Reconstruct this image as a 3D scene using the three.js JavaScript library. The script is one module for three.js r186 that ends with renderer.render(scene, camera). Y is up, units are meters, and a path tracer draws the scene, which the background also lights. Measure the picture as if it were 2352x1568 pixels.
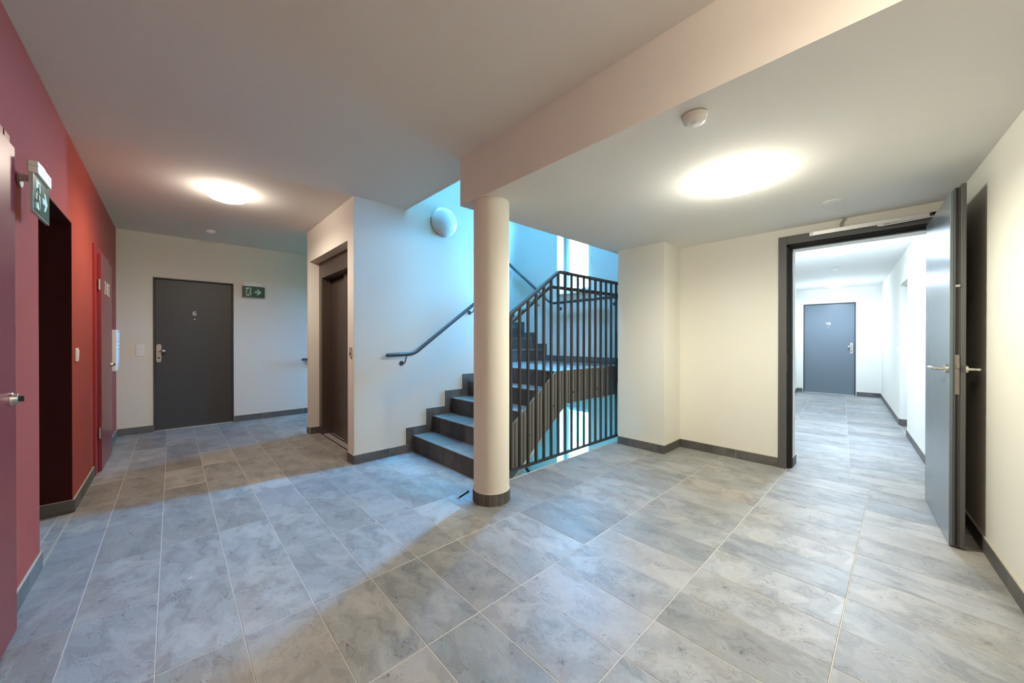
import * as THREE from 'three';
import { RoundedBoxGeometry } from 'three/addons/geometries/RoundedBoxGeometry.js';
import { mergeGeometries } from 'three/addons/utils/BufferGeometryUtils.js';
import { TextGeometry } from 'three/addons/geometries/TextGeometry.js';
import { FontLoader } from 'three/addons/loaders/FontLoader.js';
import { createNoise2D } from 'simplex-noise';

// ---------------------------------------------------------------- camera
const scene = new THREE.Scene();
const FOV = 86.35, YAW = 0.7516;                 // the view turns YAW from -z towards +x
const camera = new THREE.PerspectiveCamera(FOV, 1.5, 0.03, 200);
camera.position.set(0, 1.25, 0);
camera.lookAt(Math.sin(YAW) * 10, 1.25 - 0.036, -Math.cos(YAW) * 10);

// ---------------------------------------------------------------- sky, lamps, exposure
const SKY = [3.3, 12.0, 22.5], SKY_GAIN = 15.5;     // overcast cool daylight, seen against warm lamps
const WARM = [1, 0.88, 0.73], WARM_NEAR = [1, 0.86, 0.66], WARM_RIGHT = [1, 0.965, 0.80], COOL = [0.60, 0.765, 1.0];
const LAMPS = [                                  // x, ceiling, z, spot, glow, colour
  { at: [0.40, 2.70, -4.50], r: 0.165, spot: 6.0, glow: 0.9, color: WARM, label: 'glowing round opal ceiling lamp on the high ceiling near the far door' },
  { at: [1.00, 2.70, 0.22], r: 0.165, spot: 2.2, glow: 0.6, color: WARM_NEAR, label: 'round opal ceiling lamp on the high ceiling above the camera' },
  { at: [2.74, 2.33, -0.76], r: 0.185, spot: 8.6, glow: 1.4, color: WARM_RIGHT, label: 'glowing round opal ceiling lamp on the low ceiling before the open door' },
];
const CORRIDOR_LAMPS = [
  { at: [6.35, 2.45, -0.05], r: 0.17, spot: 17, glow: 1.5, color: COOL, label: 'nearer glowing ceiling lamp in the corridor behind the open door' },
  { at: [10.2, 2.45, -0.12], r: 0.17, spot: 10, glow: 1.5, color: COOL, label: 'farther glowing ceiling lamp in the corridor near its end door' },
];
const renderer = new THREE.WebGLRenderer({ antialias: true });
renderer.toneMapping = THREE.LinearToneMapping;
renderer.toneMappingExposure = 1.04;
renderer.shadowMap.enabled = true;
{ // overcast sky: a little brighter towards the zenith, with soft broad clouds
  const W = 128, H = 64, d = new Float32Array(W * H * 4), n = createNoise2D(rng(5));
  for (let j = 0; j < H; j++) for (let i = 0; i < W; i++) {
    const up = Math.max(0, ((j + 0.5) / H - 0.5) * 2), a = (i / W) * Math.PI * 2;
    const k = (0.9 + 0.25 * up) * (1 + 0.06 * n(Math.cos(a) * 1.4, Math.sin(a) * 1.4 + up * 2)) * SKY_GAIN;
    for (let c = 0; c < 3; c++) d[(j * W + i) * 4 + c] = SKY[c] * k;
    d[(j * W + i) * 4 + 3] = 1;
  }
  const t = new THREE.DataTexture(d, W, H, THREE.RGBAFormat, THREE.FloatType);
  t.mapping = THREE.EquirectangularReflectionMapping; t.magFilter = THREE.LinearFilter; t.needsUpdate = true;
  scene.background = t;
}

// ---------------------------------------------------------------- helpers
function rng(s) { return () => { s = (s + 0x6d2b79f5) | 0; let t = Math.imul(s ^ (s >>> 15), 1 | s); t = (t + Math.imul(t ^ (t >>> 7), 61 | t)) ^ t; return ((t ^ (t >>> 14)) >>> 0) / 4294967296; }; }
const rand = rng(77);
const taken = new Map();
function numbered(n) { const k = taken.get(n) || 0; taken.set(n, k + 1); return k ? `${n}_${String(k).padStart(3, '0')}` : n; }
function tag(o, label, category, group, kind) { if (label) o.userData.label = label; if (category) o.userData.category = category; if (group) o.userData.group = group; if (kind) o.userData.kind = kind; return o; }
function thing(name, label, category, at = [0, 0, 0], turn = 0, group, kind) {
  const o = new THREE.Group(); o.name = numbered(name); o.position.set(...at); o.rotation.y = turn; scene.add(o);
  return tag(o, label, category, group, kind);
}
function part(name, geo, mat, parent, at, label) {
  const m = new THREE.Mesh(Array.isArray(geo) ? merged(geo) : geo, mat); m.name = name; m.castShadow = m.receiveShadow = true;
  if (at) m.position.set(...at); if (label) m.userData.label = label; parent.add(m); return m;
}
function single(name, geo, mat, label, category, kind, turn = 0) {
  const m = part(numbered(name), geo, mat, scene); m.rotation.y = turn; return tag(m, label, category, null, kind);
}
function merged(list) { return mergeGeometries(list.map((g) => { const q = g.index ? g.toNonIndexed() : g.clone(); for (const k of Object.keys(q.attributes)) if (!['position', 'normal', 'uv'].includes(k)) q.deleteAttribute(k); return q; })); }
function metres(g) { // uv in metres from the dominant axis of each normal
  if (g.index) g = g.toNonIndexed();
  const p = g.attributes.position, n = g.attributes.normal, uv = new Float32Array(p.count * 2);
  for (let i = 0; i < p.count; i++) {
    const a = Math.abs(n.getX(i)), b = Math.abs(n.getY(i)), c = Math.abs(n.getZ(i)), x = p.getX(i), y = p.getY(i), z = p.getZ(i);
    const q = b >= a && b >= c ? [x, z] : a >= c ? [z, y] : [x, y]; uv[2 * i] = q[0]; uv[2 * i + 1] = q[1];
  }
  g.setAttribute('uv', new THREE.BufferAttribute(uv, 2)); return g;
}
const bx = (x0, x1, y0, y1, z0, z1) => metres(new THREE.BoxGeometry(x1 - x0, y1 - y0, z1 - z0).translate((x0 + x1) / 2, (y0 + y1) / 2, (z0 + z1) / 2));
const rb = (x0, x1, y0, y1, z0, z1, r = 0.003, s = 2) => metres(new RoundedBoxGeometry(x1 - x0, y1 - y0, z1 - z0, s, r).translate((x0 + x1) / 2, (y0 + y1) / 2, (z0 + z1) / 2));
const V = (x, y, z) => new THREE.Vector3(x, y, z);
function rodGeo(a, b, r, seg = 12) { const d = b.clone().sub(a), g = new THREE.CylinderGeometry(r, r, d.length(), seg); g.applyQuaternion(new THREE.Quaternion().setFromUnitVectors(V(0, 1, 0), d.normalize())); return g.translate((a.x + b.x) / 2, (a.y + b.y) / 2, (a.z + b.z) / 2); }
function pipe(points, r, bend = 0.08, seg = 12) { // a round tube with rounded bends and closed, domed ends
  const path = new THREE.CurvePath();
  let from = points[0];
  for (let i = 1; i < points.length; i++) {
    const p = points[i];
    if (i === points.length - 1) { path.add(new THREE.LineCurve3(from, p)); break; }
    const a = p.clone().add(from.clone().sub(p).setLength(bend)), b = p.clone().add(points[i + 1].clone().sub(p).setLength(bend));
    path.add(new THREE.LineCurve3(from, a)); path.add(new THREE.QuadraticBezierCurve3(a, p, b)); from = b;
  }
  const g = [new THREE.TubeGeometry(path, points.length * 40, r, seg)];
  for (const p of [points[0], points[points.length - 1]]) g.push(new THREE.SphereGeometry(r, 12, 8).translate(p.x, p.y, p.z));
  return merged(g);
}
function extrude(pts, depth, bevel = 0) { const g = new THREE.ExtrudeGeometry(new THREE.Shape(pts.map((p) => new THREE.Vector2(...p))), { depth, bevelEnabled: bevel > 0, bevelSize: bevel, bevelThickness: bevel, bevelSegments: 2, curveSegments: 16 }); return g; }
const lathe = (pts, seg = 40) => new THREE.LatheGeometry(pts.map((p) => new THREE.Vector2(...p)), seg);

// ---------------------------------------------------------------- textures and materials
function noiseTexture(size, seed, fn, srgb) {
  const n = createNoise2D(rng(seed)), d = new Uint8Array(size * size * 4);
  for (let j = 0; j < size; j++) for (let i = 0; i < size; i++) { const c = fn(i / size, j / size, n), o = (j * size + i) * 4; d[o] = c[0]; d[o + 1] = c[1]; d[o + 2] = c[2]; d[o + 3] = 255; }
  const t = new THREE.DataTexture(d, size, size); t.magFilter = THREE.LinearFilter; t.wrapS = t.wrapT = THREE.RepeatWrapping; if (srgb) t.colorSpace = THREE.SRGBColorSpace; t.needsUpdate = true; return t;
}
const plasterBump = noiseTexture(512, 11, (u, v, n) => { const s = 128 + 34 * n(u * 30, v * 30) + 26 * n(u * 75 + 9, v * 75) + 18 * n(u * 160, v * 160 + 5); return [s, s, s]; });
plasterBump.wrapS = plasterBump.wrapT = THREE.MirroredRepeatWrapping;
plasterBump.repeat.set(1 / 0.8, 1 / 0.8);
const std = (o) => new THREE.MeshStandardMaterial(o);
const lin = (r, g, b) => new THREE.Color().setRGB(r, g, b);
const M = {
  cream: std({ color: lin(0.82, 0.80, 0.72), roughness: 0.92, bumpMap: plasterBump, bumpScale: 0.0003 }),
  shaftLightened: std({ color: lin(0.87, 0.86, 0.81), roughness: 0.92, bumpMap: plasterBump, bumpScale: 0.0003 }),  // the cream wall paint, lightened so the shaft bounces more daylight
  ceiling: std({ color: lin(0.86, 0.85, 0.82), roughness: 0.95, bumpMap: plasterBump, bumpScale: 0.0003 }),
  red: new THREE.MeshPhysicalMaterial({ color: lin(0.35, 0.063, 0.045), roughness: 0.95, specularIntensity: 0.4, bumpMap: plasterBump, bumpScale: 0.0003 }),
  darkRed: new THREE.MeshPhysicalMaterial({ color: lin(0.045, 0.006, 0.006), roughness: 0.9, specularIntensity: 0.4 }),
  redDoor: new THREE.MeshPhysicalMaterial({ color: lin(0.22, 0.02, 0.026), roughness: 0.36, clearcoat: 0.35, clearcoatRoughness: 0.18 }),
  redFrame: std({ color: lin(0.32, 0.02, 0.018), roughness: 0.4 }),
  darkDoor: std({ color: lin(0.062, 0.06, 0.057), roughness: 0.42 }),
  greyDoor: std({ color: lin(0.15, 0.185, 0.21), roughness: 0.27 }),
  greyFrame: std({ color: lin(0.10, 0.10, 0.098), roughness: 0.5 }),
  gasket: std({ color: lin(0.008, 0.008, 0.008), roughness: 0.7 }),
  bronze: std({ color: lin(0.17, 0.135, 0.115), metalness: 0.75, roughness: 0.38 }),
  steel: std({ color: lin(0.62, 0.61, 0.58), metalness: 1, roughness: 0.32 }),
  alu: std({ color: lin(0.72, 0.72, 0.70), metalness: 0.6, roughness: 0.4 }),
  rail: std({ color: lin(0.05, 0.055, 0.06), roughness: 0.45 }),
  bar: std({ color: lin(0.032, 0.032, 0.032), roughness: 0.5 }),
  cheek: std({ color: lin(0.20, 0.195, 0.175), roughness: 0.6 }),
  white: std({ color: lin(0.88, 0.88, 0.86), roughness: 0.45 }),
  opal: std({ color: lin(0.74, 0.77, 0.80), roughness: 0.25 }),
  frameWhite: std({ color: lin(0.78, 0.79, 0.80), roughness: 0.4 }),
  grout: std({ color: lin(0.40, 0.385, 0.35), roughness: 0.95 }),
  bed: std({ color: lin(0.62, 0.60, 0.55), roughness: 0.95 }),
  concrete: std({ color: lin(0.30, 0.29, 0.28), roughness: 0.9 }),
  trim: std({ color: lin(0.50, 0.46, 0.38), roughness: 0.7 }),
  signGreen: std({ color: lin(0.004, 0.075, 0.036), roughness: 0.25 }),
  signPale: std({ color: lin(0.42, 0.62, 0.52), roughness: 0.5 }),
  acrylic: new THREE.MeshPhysicalMaterial({ color: lin(0.86, 0.8, 0.78), roughness: 0.12, transmission: 0.55, thickness: 0.0 }),
  letter: std({ color: lin(0.75, 0.73, 0.70), roughness: 0.5 }),
  black: std({ color: lin(0.015, 0.015, 0.015), roughness: 0.5 }),
  cable: std({ color: lin(0.33, 0.31, 0.27), roughness: 0.5 }),
  glass: new THREE.MeshPhysicalMaterial({ color: 0xffffff, roughness: 0.02, transmission: 1, thickness: 0, ior: 1.5 }),
  facade: std({ color: lin(0.75, 0.76, 0.76), roughness: 0.9 }),
  teal: std({ color: lin(0.04, 0.20, 0.26), roughness: 0.5 }),
  lawn: std({ color: lin(0.08, 0.25, 0.09), roughness: 1 }),
  paving: std({ color: lin(0.5, 0.5, 0.48), roughness: 0.95 }),
};
// slate print: 6 x 3 cells of one tile each, every cell with its own cleft, flow and tone
const TX = 0.2705, TZ = 0.5725, GAP = 0.0034, COLS = 6, ROWS = 3, TEX_W = TX * COLS, TEX_H = TZ * ROWS;
const slate = (() => {
  const S = 2048, d = new Uint8Array(S * S * 4), h = new Uint8Array(S * S * 4), n = createNoise2D(rng(41)), r = rng(9);
  const cells = Array.from({ length: COLS * ROWS }, (_, k) => ({ ox: r() * 90, oy: r() * 90, flow: [0.45, 0.6, 0.9, 1.6, 0.5, 1][k % 6], tone: (r() - 0.5) * 0.10, warm: (r() - 0.5) * 0.06, patch: 0.5 + r() * 0.7, turn: (r() - 0.5) * 0.7 }));
  for (let j = 0; j < S; j++) for (let i = 0; i < S; i++) {
    const u = (i / S) * COLS, v = (j / S) * ROWS, c = cells[Math.floor(v) * COLS + Math.floor(u)];
    let x = (u % 1) * TX, y = (v % 1) * TZ;
    const xr = x * Math.cos(c.turn) - y * Math.sin(c.turn), yr = x * Math.sin(c.turn) + y * Math.cos(c.turn);
    x = xr / Math.sqrt(c.flow) + c.ox; y = yr * Math.sqrt(c.flow) * (c.flow < 1 ? 1 : 0.8) + c.oy;
    const wx = x + 0.05 * n(x * 7 + 3, y * 7) + 0.015 * n(x * 26, y * 26 + 9), wy = y + 0.05 * n(x * 7, y * 7 + 5) + 0.015 * n(x * 26 + 4, y * 26);
    const big = n(wx * 3.2, wy * 3.2) * 0.62 + n(wx * 8, wy * 8) * 0.30 + n(wx * 22, wy * 22) * 0.13 + n(wx * 60, wy * 60) * 0.05;
    const edge = (a, w) => Math.min(1, Math.max(0, (big - a) / w));               // cleft layers with crisp rims
    const layer = 0.36 * edge(-0.42, 0.035) + 0.24 * edge(-0.12, 0.05) + 0.22 * edge(0.16, 0.03) + 0.18 * edge(0.46, 0.04);
    const rim = Math.max(0, 1 - Math.abs(big - 0.15) / 0.03) * Math.max(0, n(x * 5 + 31, y * 5)) * 0.5;
    const smooth = n(wx * 3 + 20, wy * 3) * 0.36 + n(x * 45, y * 45) * 0.18 + n(x * 110, y * 110) * 0.22 + n(x * 240, y * 240) * 0.12;
    const fleck = Math.max(0, n(wx * 40 + 8, wy * 34) - 0.42) * Math.max(0, n(x * 6 + 50, y * 6) + 0.15) * 2.2;
    let t = 0.578 + c.tone + (layer - 0.6) * 0.12 * c.patch + smooth * 0.038 - fleck * 0.17 - rim * 0.10;
    const w = c.warm + n(x * 3 + 70, y * 3) * 0.018, o = (j * S + i) * 4, b = Math.max(0.2, Math.min(0.85, t)) * 255;
    d[o] = b * (0.985 + w * 0.6); d[o + 1] = b; d[o + 2] = b * (1.0 - w * 0.5); d[o + 3] = 255;
    h[o] = h[o + 1] = h[o + 2] = Math.max(0, Math.min(255, 60 + layer * 110 + smooth * 50)); h[o + 3] = 255;
  }
  const make = (a, srgb) => { const t = new THREE.DataTexture(a, S, S); t.magFilter = THREE.LinearFilter; t.minFilter = THREE.LinearMipmapLinearFilter; t.generateMipmaps = true; t.wrapS = t.wrapT = THREE.RepeatWrapping; t.repeat.set(1 / TEX_W, 1 / TEX_H); if (srgb) t.colorSpace = THREE.SRGBColorSpace; t.needsUpdate = true; return t; };
  return { map: make(d, true), bump: make(h) };
})();
const tileMat = (k, rough = 0.44) => std({ map: slate.map, color: lin(k[0], k[1], k[2]), roughness: rough, bumpMap: slate.bump, bumpScale: 0.0006 });
const FLOOR_TILES = [[1.14, 1.085, 1.025], [1.09, 1.03, 0.97], [1.2, 1.145, 1.08], [1.12, 1.075, 1.03], [0.96, 0.935, 0.92]].map((k) => tileMat(k));
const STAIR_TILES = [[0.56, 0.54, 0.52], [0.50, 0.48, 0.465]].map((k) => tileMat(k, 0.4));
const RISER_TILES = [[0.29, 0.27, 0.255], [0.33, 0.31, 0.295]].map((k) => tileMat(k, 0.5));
const SKIRT_TILES = [[0.42, 0.385, 0.36], [0.47, 0.43, 0.405], [0.37, 0.34, 0.32]].map((k) => tileMat(k, 0.5));
const pick = (list) => list[Math.floor(rand() * list.length)];

// a convex polygon in (x, z) as a tile: chamfered top at y = 0, sides down to -h
function tileGeo(poly, h, uvOf, c = 0.0014) {
  const n = poly.length, cx = poly.reduce((s, p) => s + p[0], 0) / n, cz = poly.reduce((s, p) => s + p[1], 0) / n, pos = [], uv = [];
  const inset = poly.map(([x, z]) => { const d = Math.hypot(cx - x, cz - z) || 1; return [x + ((cx - x) / d) * c * 1.4, z + ((cz - z) / d) * c * 1.4]; });
  const tri = (...v) => { for (const [x, y, z] of v) { pos.push(x, y, z); uv.push(...uvOf(x, z)); } };
  for (let i = 1; i < n - 1; i++) tri([inset[0][0], 0, inset[0][1]], [inset[i + 1][0], 0, inset[i + 1][1]], [inset[i][0], 0, inset[i][1]]);
  for (let i = 0; i < n; i++) {
    const a = poly[i], b = poly[(i + 1) % n], A = inset[i], B = inset[(i + 1) % n];
    tri([a[0], -c, a[1]], [A[0], 0, A[1]], [B[0], 0, B[1]]); tri([a[0], -c, a[1]], [B[0], 0, B[1]], [b[0], -c, b[1]]);
    tri([a[0], -h, a[1]], [a[0], -c, a[1]], [b[0], -c, b[1]]); tri([a[0], -h, a[1]], [b[0], -c, b[1]], [b[0], -h, b[1]]);
  }
  const g = new THREE.BufferGeometry(); g.setAttribute('position', new THREE.Float32BufferAttribute(pos, 3)); g.setAttribute('uv', new THREE.Float32BufferAttribute(uv, 2)); g.computeVertexNormals(); return g;
}
function clip(poly, planes) { // keep a*x + b*z <= c
  for (const [a, b, c] of planes) {
    const out = [];
    for (let i = 0; i < poly.length; i++) {
      const p = poly[i], q = poly[(i + 1) % poly.length], dp = a * p[0] + b * p[1] - c, dq = a * q[0] + b * q[1] - c;
      if (dp <= 0) out.push(p);
      if ((dp < 0 && dq > 0) || (dp > 0 && dq < 0)) { const t = dp / (dp - dq); out.push([p[0] + (q[0] - p[0]) * t, p[1] + (q[1] - p[1]) * t]); }
    }
    poly = out; if (poly.length < 3) return null;
  }
  let area = 0; for (let i = 0; i < poly.length; i++) { const p = poly[i], q = poly[(i + 1) % poly.length]; area += p[0] * q[1] - q[0] * p[1]; }
  return Math.abs(area) / 2 < 0.0006 ? null : poly;
}
const cellUV = (x0, z0) => { const k = Math.floor(rand() * COLS * ROWS), u0 = (k % COLS) * TX, v0 = Math.floor(k / COLS) * TZ, fx = rand() < 0.5, fz = rand() < 0.5; return (x, z) => { const a = Math.min(TX - 0.002, Math.max(0.002, x - x0)), b = Math.min(TZ - 0.002, Math.max(0.002, z - z0)); return [u0 + (fx ? TX - a : a), v0 + (fz ? TZ - b : b)]; }; };
const VARIANTS = Array.from({ length: 36 }, () => tileGeo([[GAP / 2, GAP / 2], [TX - GAP / 2, GAP / 2], [TX - GAP / 2, TZ - GAP / 2], [GAP / 2, TZ - GAP / 2]], 0.008, cellUV(0, 0)));
camera.updateMatrixWorld(true); camera.updateProjectionMatrix();
const inView = (x, z) => { const p = V(x, 0, z).project(camera), q = V(x, 0, z).applyMatrix4(camera.matrixWorldInverse); return q.z < -0.1 && Math.abs(p.x) < 1.1 && Math.abs(p.y) < 1.1; };
// long = true: the tile's long side runs along z, else along x
function layTiles(parent, areas, x0, z0, tx, tz, toWorld = (x, z) => [x, z]) {
  const rest = [];
  for (const { box: [ax0, ax1, az0, az1], planes } of areas)
    for (let i = Math.floor((ax0 - x0) / tx); x0 + i * tx < ax1; i++) for (let j = Math.floor((az0 - z0) / tz); z0 + j * tz < az1; j++) {
      const X = x0 + i * tx, Z = z0 + j * tz, g = GAP / 2;
      const full = [[X + g, Z + g], [X + tx - g, Z + g], [X + tx - g, Z + tz - g], [X + g, Z + tz - g]];
      const all = [[-1, 0, -ax0], [1, 0, ax1], [0, -1, -az0], [0, 1, az1], ...(planes || [])];
      const poly = clip(full, all); if (!poly) continue;
      const whole = poly.length === 4 && full.every((p) => all.every(([a, b, c]) => a * p[0] + b * p[1] <= c + 1e-9));
      const seen = poly.some((p) => inView(...toWorld(...p)));
      const turned = tx > tz, uvRaw = turned ? cellUV(Z, X) : cellUV(X, Z), uvOf = turned ? (x, z) => uvRaw(z, x) : uvRaw;
      const mat = pick(FLOOR_TILES), lift = (rand() - 0.5) * 0.0006;
      if (!seen) { rest.push(tileGeo(poly, 0.008, uvOf)); continue; }
      if (whole && !turned) part('tile', pick(VARIANTS), mat, parent, [X, lift, Z]);
      else part('tile', tileGeo(poly, 0.008, uvOf), mat, parent, [0, lift, 0]);
    }
  if (rest.length) part('floor_tiling', merged(rest), FLOOR_TILES[0], parent).userData.kind = 'stuff';
}
const font = await new FontLoader().loadAsync('fonts/droid/droid_sans_regular.typeface.json');
const fontBold = await new FontLoader().loadAsync('fonts/droid/droid_sans_bold.typeface.json');
function textGeo(s, size, f = font, depth = 0.0015) { const g = new TextGeometry(s, { font: f, size, depth, curveSegments: 5, bevelEnabled: false }); g.computeBoundingBox(); const b = g.boundingBox; return g.translate(-(b.min.x + b.max.x) / 2, -(b.min.y + b.max.y) / 2, 0); }

// ---------------------------------------------------------------- measures of the place (metres)
const HL = 2.70, HR = 2.33, SLAB = 2.94, XE = 1.335, ZS = -3.755, ZF = -6.96, XD = 4.37, XW = 4.40, EDGE = -2.40, LOW = -2.94;
const TURN = 0.0818, ct = Math.cos(TURN), st = Math.sin(TURN);   // the right wall and the corridor stand a little askew
const WR = 0.626, WL = -0.826, UE = 11.25;
const toWorld = (u, w) => [u * ct + w * st, -u * st + w * ct];

// ---------------------------------------------------------------- floors
const floor = thing('floor', 'grey slate-look tile floor of the stair hall with pale joints', 'floor', [0, 0, 0], 0, null, 'structure');
part('grout_bed', [bx(-1.35, 2.12, -0.24, -0.0014, -7.16, 1.0), bx(2.12, 4.46, -0.24, -0.0014, EDGE, 1.0), bx(2.12, 3.1, -0.24, -0.0014, -7.16, -5.27), bx(3.1, 4.4, -0.24, -0.0014, -7.16, -6.52)], M.bed, floor);
const GX = 0.22 - TX * 4, GZ = -0.751 - TZ * 12, XA = GX + TX * 9, XB = GX + TX * 11;   // joints where the fields meet
layTiles(floor, [
  { box: [-0.53, XA, ZF, 0.7], planes: [[st, ct, WR]] },
  { box: [XA, XB, ZS - 0.02, 0.7], planes: [[st, ct, WR]] },
  { box: [XB, 4.447, EDGE + 0.012, 0.5], planes: [[st, ct, WR]] },
  { box: [XA, 3.1, ZF, -5.44] },
  { box: [-1.2, -0.532, -4.11, -3.207] },
], GX, GZ, TX, TZ);
part('threshold_strip', [bx(-0.534, -0.5305, -0.004, 0.0015, -4.105, -3.212), bx(-0.5265, -0.5235, -0.004, 0.001, -4.105, -3.212)], M.trim, floor);
part('edge_trim', bx(2.0, XD, -0.03, 0.001, EDGE - 0.004, EDGE + 0.009), M.trim, floor);
const floorC = thing('floor_corridor', 'pale lit grey tile floor of the corridor behind the open door', 'floor', [0, 0, 0], TURN, null, 'structure');
part('grout_bed', bx(4.46, 11.5, -0.24, -0.0014, -1.05, 0.85), M.bed, floorC);
layTiles(floorC, [{ box: [4.3, UE, WL, WR], planes: [[-ct, -st, -4.452]] }, { box: [6.97, 7.8, WR + 0.002, 1.2] }], 4.40, 0.055 - TZ * 6, TX, TZ, toWorld);

// ---------------------------------------------------------------- ceilings
single('ceiling', [bx(-0.75, 1.70, HL, SLAB, -7.16, 1.0), bx(1.70, 1.89, HL, SLAB, -7.16, -2.43), bx(1.89, 3.1, HL, SLAB, -7.16, -5.27)], M.ceiling, 'high flat ceiling over the left part of the hall', 'ceiling', 'structure');
single('ceiling_edge_trim', bx(1.885, 1.905, HL - 0.006, HL + 0.02, ZS, -2.43), M.white, 'white edging strip where the high ceiling ends at the stairwell', 'trim', 'structure').name = 'trim_1';
single('ceiling_low', bx(1.70, 4.62, HR, SLAB, -2.43, 1.0), M.ceiling, 'dropped ceiling over the right part of the hall with cream side face', 'ceiling', 'structure');
single('ceiling_corridor', bx(4.55, 11.5, 2.45, 2.7, -1.05, 0.85), M.ceiling, 'white ceiling of the corridor behind the open door', 'ceiling', 'structure', TURN);
single('ceiling_stairwell', [bx(1.5, 2.2, 7.6, 7.8, -7.16, -2.2), bx(3.05, 4.75, 7.6, 7.8, -7.16, -2.2), bx(2.2, 3.05, 7.6, 7.8, -7.16, -3.65), bx(2.2, 3.05, 7.6, 7.8, -2.85, -2.2)], M.ceiling, 'ceiling at the top of the stairwell', 'ceiling', 'structure');

// ---------------------------------------------------------------- walls
single('wall_left', [bx(-0.75, -0.53, 0, HL, -7.16, -4.11), bx(-0.75, -0.53, 2.10, HL, -4.11, -3.207), bx(-0.75, -0.53, 0, HL, -3.207, 1.0),
  bx(-1.3, -0.75, 0, 2.4, -4.31, -4.11), bx(-1.3, -0.75, 0, 2.4, -3.207, -3.0), bx(-1.3, -0.75, 2.10, 2.4, -4.11, -3.207), bx(-1.4, -1.2, 0, 2.4, -4.31, -3.0)], M.red, 'matt red side wall with a dark doorway recess', 'wall', 'structure');
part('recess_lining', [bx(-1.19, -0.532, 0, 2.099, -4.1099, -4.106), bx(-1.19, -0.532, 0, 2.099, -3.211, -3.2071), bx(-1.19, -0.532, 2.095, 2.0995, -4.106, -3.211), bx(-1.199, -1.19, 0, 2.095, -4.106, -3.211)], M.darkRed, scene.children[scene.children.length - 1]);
single('wall_far', [bx(-0.75, -0.19, 0, HL, -7.03, ZF), bx(-0.19, 0.69, 2.113, HL, -7.03, ZF), bx(0.69, XE, 0, HL, -7.03, ZF), bx(-0.75, XE, 0, HL, -7.2, -7.03), bx(XE, 4.7, -3.2, 7.7, -7.2, ZF)], M.cream, 'cream far wall around the dark grey door', 'wall', 'structure');
single('wall_lift', [bx(XE, 3.1, 0, HL, -5.47, -5.35), bx(XE, 1.53, 2.285, HL, -5.35, -3.93), bx(XE, 1.53, 0, HL, -3.93, ZS - 0.002), bx(1.75, 1.8, 0, HL, -5.3, ZS - 0.15)], M.cream, 'cream corner wall with the lift door recess', 'wall', 'structure');
single('wall_stair', [bx(XE + 0.001, 3.1, -0.25, 7.7, ZS - 0.15, ZS), bx(1.9, 3.1, -3.2, -0.25, ZS - 0.15, ZS), bx(2.95, 3.1, -3.2, 7.7, -5.349, ZS - 0.15)], M.cream, 'cream stair wall carrying the handrail and the round wall lamp', 'wall', 'structure');
const WZ0 = -3.671, WZ1 = -3.033, WY0 = 1.955, WY1 = 3.19;
const PZ0 = -6.62, PZ1 = -6.16, PY0 = 0.95, PY1 = 2.05;
single('wall_window', [bx(XW, 4.72, -3.2, 7.7, -7.2, PZ0), bx(XW, 4.72, -3.2, 7.7, PZ1, WZ0), bx(XW, 4.72, -3.2, PY0, PZ0, PZ1), bx(XW, 4.72, PY1, 7.7, PZ0, PZ1), bx(XW, 4.72, -3.2, 7.7, WZ1, -2.22), bx(XW, 4.72, -3.2, 0.99 + LOW, WZ0, WZ1), bx(XW, 4.72, WY1 + LOW, WY0, WZ0, WZ1), bx(XW, 4.72, WY1, WY0 + SLAB, WZ0, WZ1), bx(XW, 4.72, WY1 + SLAB, 7.7, WZ0, WZ1)], M.shaftLightened, 'stairwell outer wall with the tall windows one above the other', 'wall', 'structure');
single('wall_pillar', bx(3.95, 4.72, 0, HR, -2.345, -1.78), M.cream, 'cream wall pier at the right end of the balustrade', 'wall', 'structure');
single('wall_door', [bx(XD, 4.465, 0, HR + 0.3, -1.78, -0.80), bx(4.465, 4.62, 0, HR + 0.3, -1.78, -0.735), bx(XD, 4.465, 2.22, HR + 0.3, -0.80, 0.2), bx(4.465, 4.62, 2.14, HR + 0.3, -0.735, 0.14), bx(XD, 4.465, 0, HR + 0.3, 0.2, 0.265), bx(4.465, 4.62, 0, HR + 0.3, 0.14, 0.25)], M.cream, 'cream wall around the open corridor door', 'wall', 'structure');
single('wall_right', [bx(-1.2, 6.97, 0, HL, WR, WR + 0.2), bx(6.97, 7.80, 2.06, HL, WR, WR + 0.2), bx(7.80, 11.5, 0, HL, WR, WR + 0.2), bx(6.77, 6.97, 0, HL, WR + 0.2, 1.3), bx(7.8, 8.0, 0, HL, WR + 0.2, 1.3), bx(6.97, 7.8, 2.06, HL, WR + 0.2, 1.3), bx(6.77, 8.0, 0, HL, 1.2, 1.4)], M.cream, 'long cream wall running from the hall into the corridor on the right', 'wall', 'structure', TURN);
single('wall_corridor_left', bx(4.55, 11.5, 0, 2.6, WL - 0.2, WL), M.cream, 'white left wall of the corridor', 'wall', 'structure', TURN);
single('wall_corridor_end', [bx(UE, UE + 0.07, 0, 2.6, -1.05, -0.70), bx(UE, UE + 0.07, 2.11, 2.6, -0.70, 0.225), bx(UE, UE + 0.07, 0, 2.6, 0.225, 0.85), bx(UE + 0.07, UE + 0.25, 0, 2.6, -1.05, 0.85)], M.cream, 'white end wall of the corridor around door ten', 'wall', 'structure', TURN);
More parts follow.
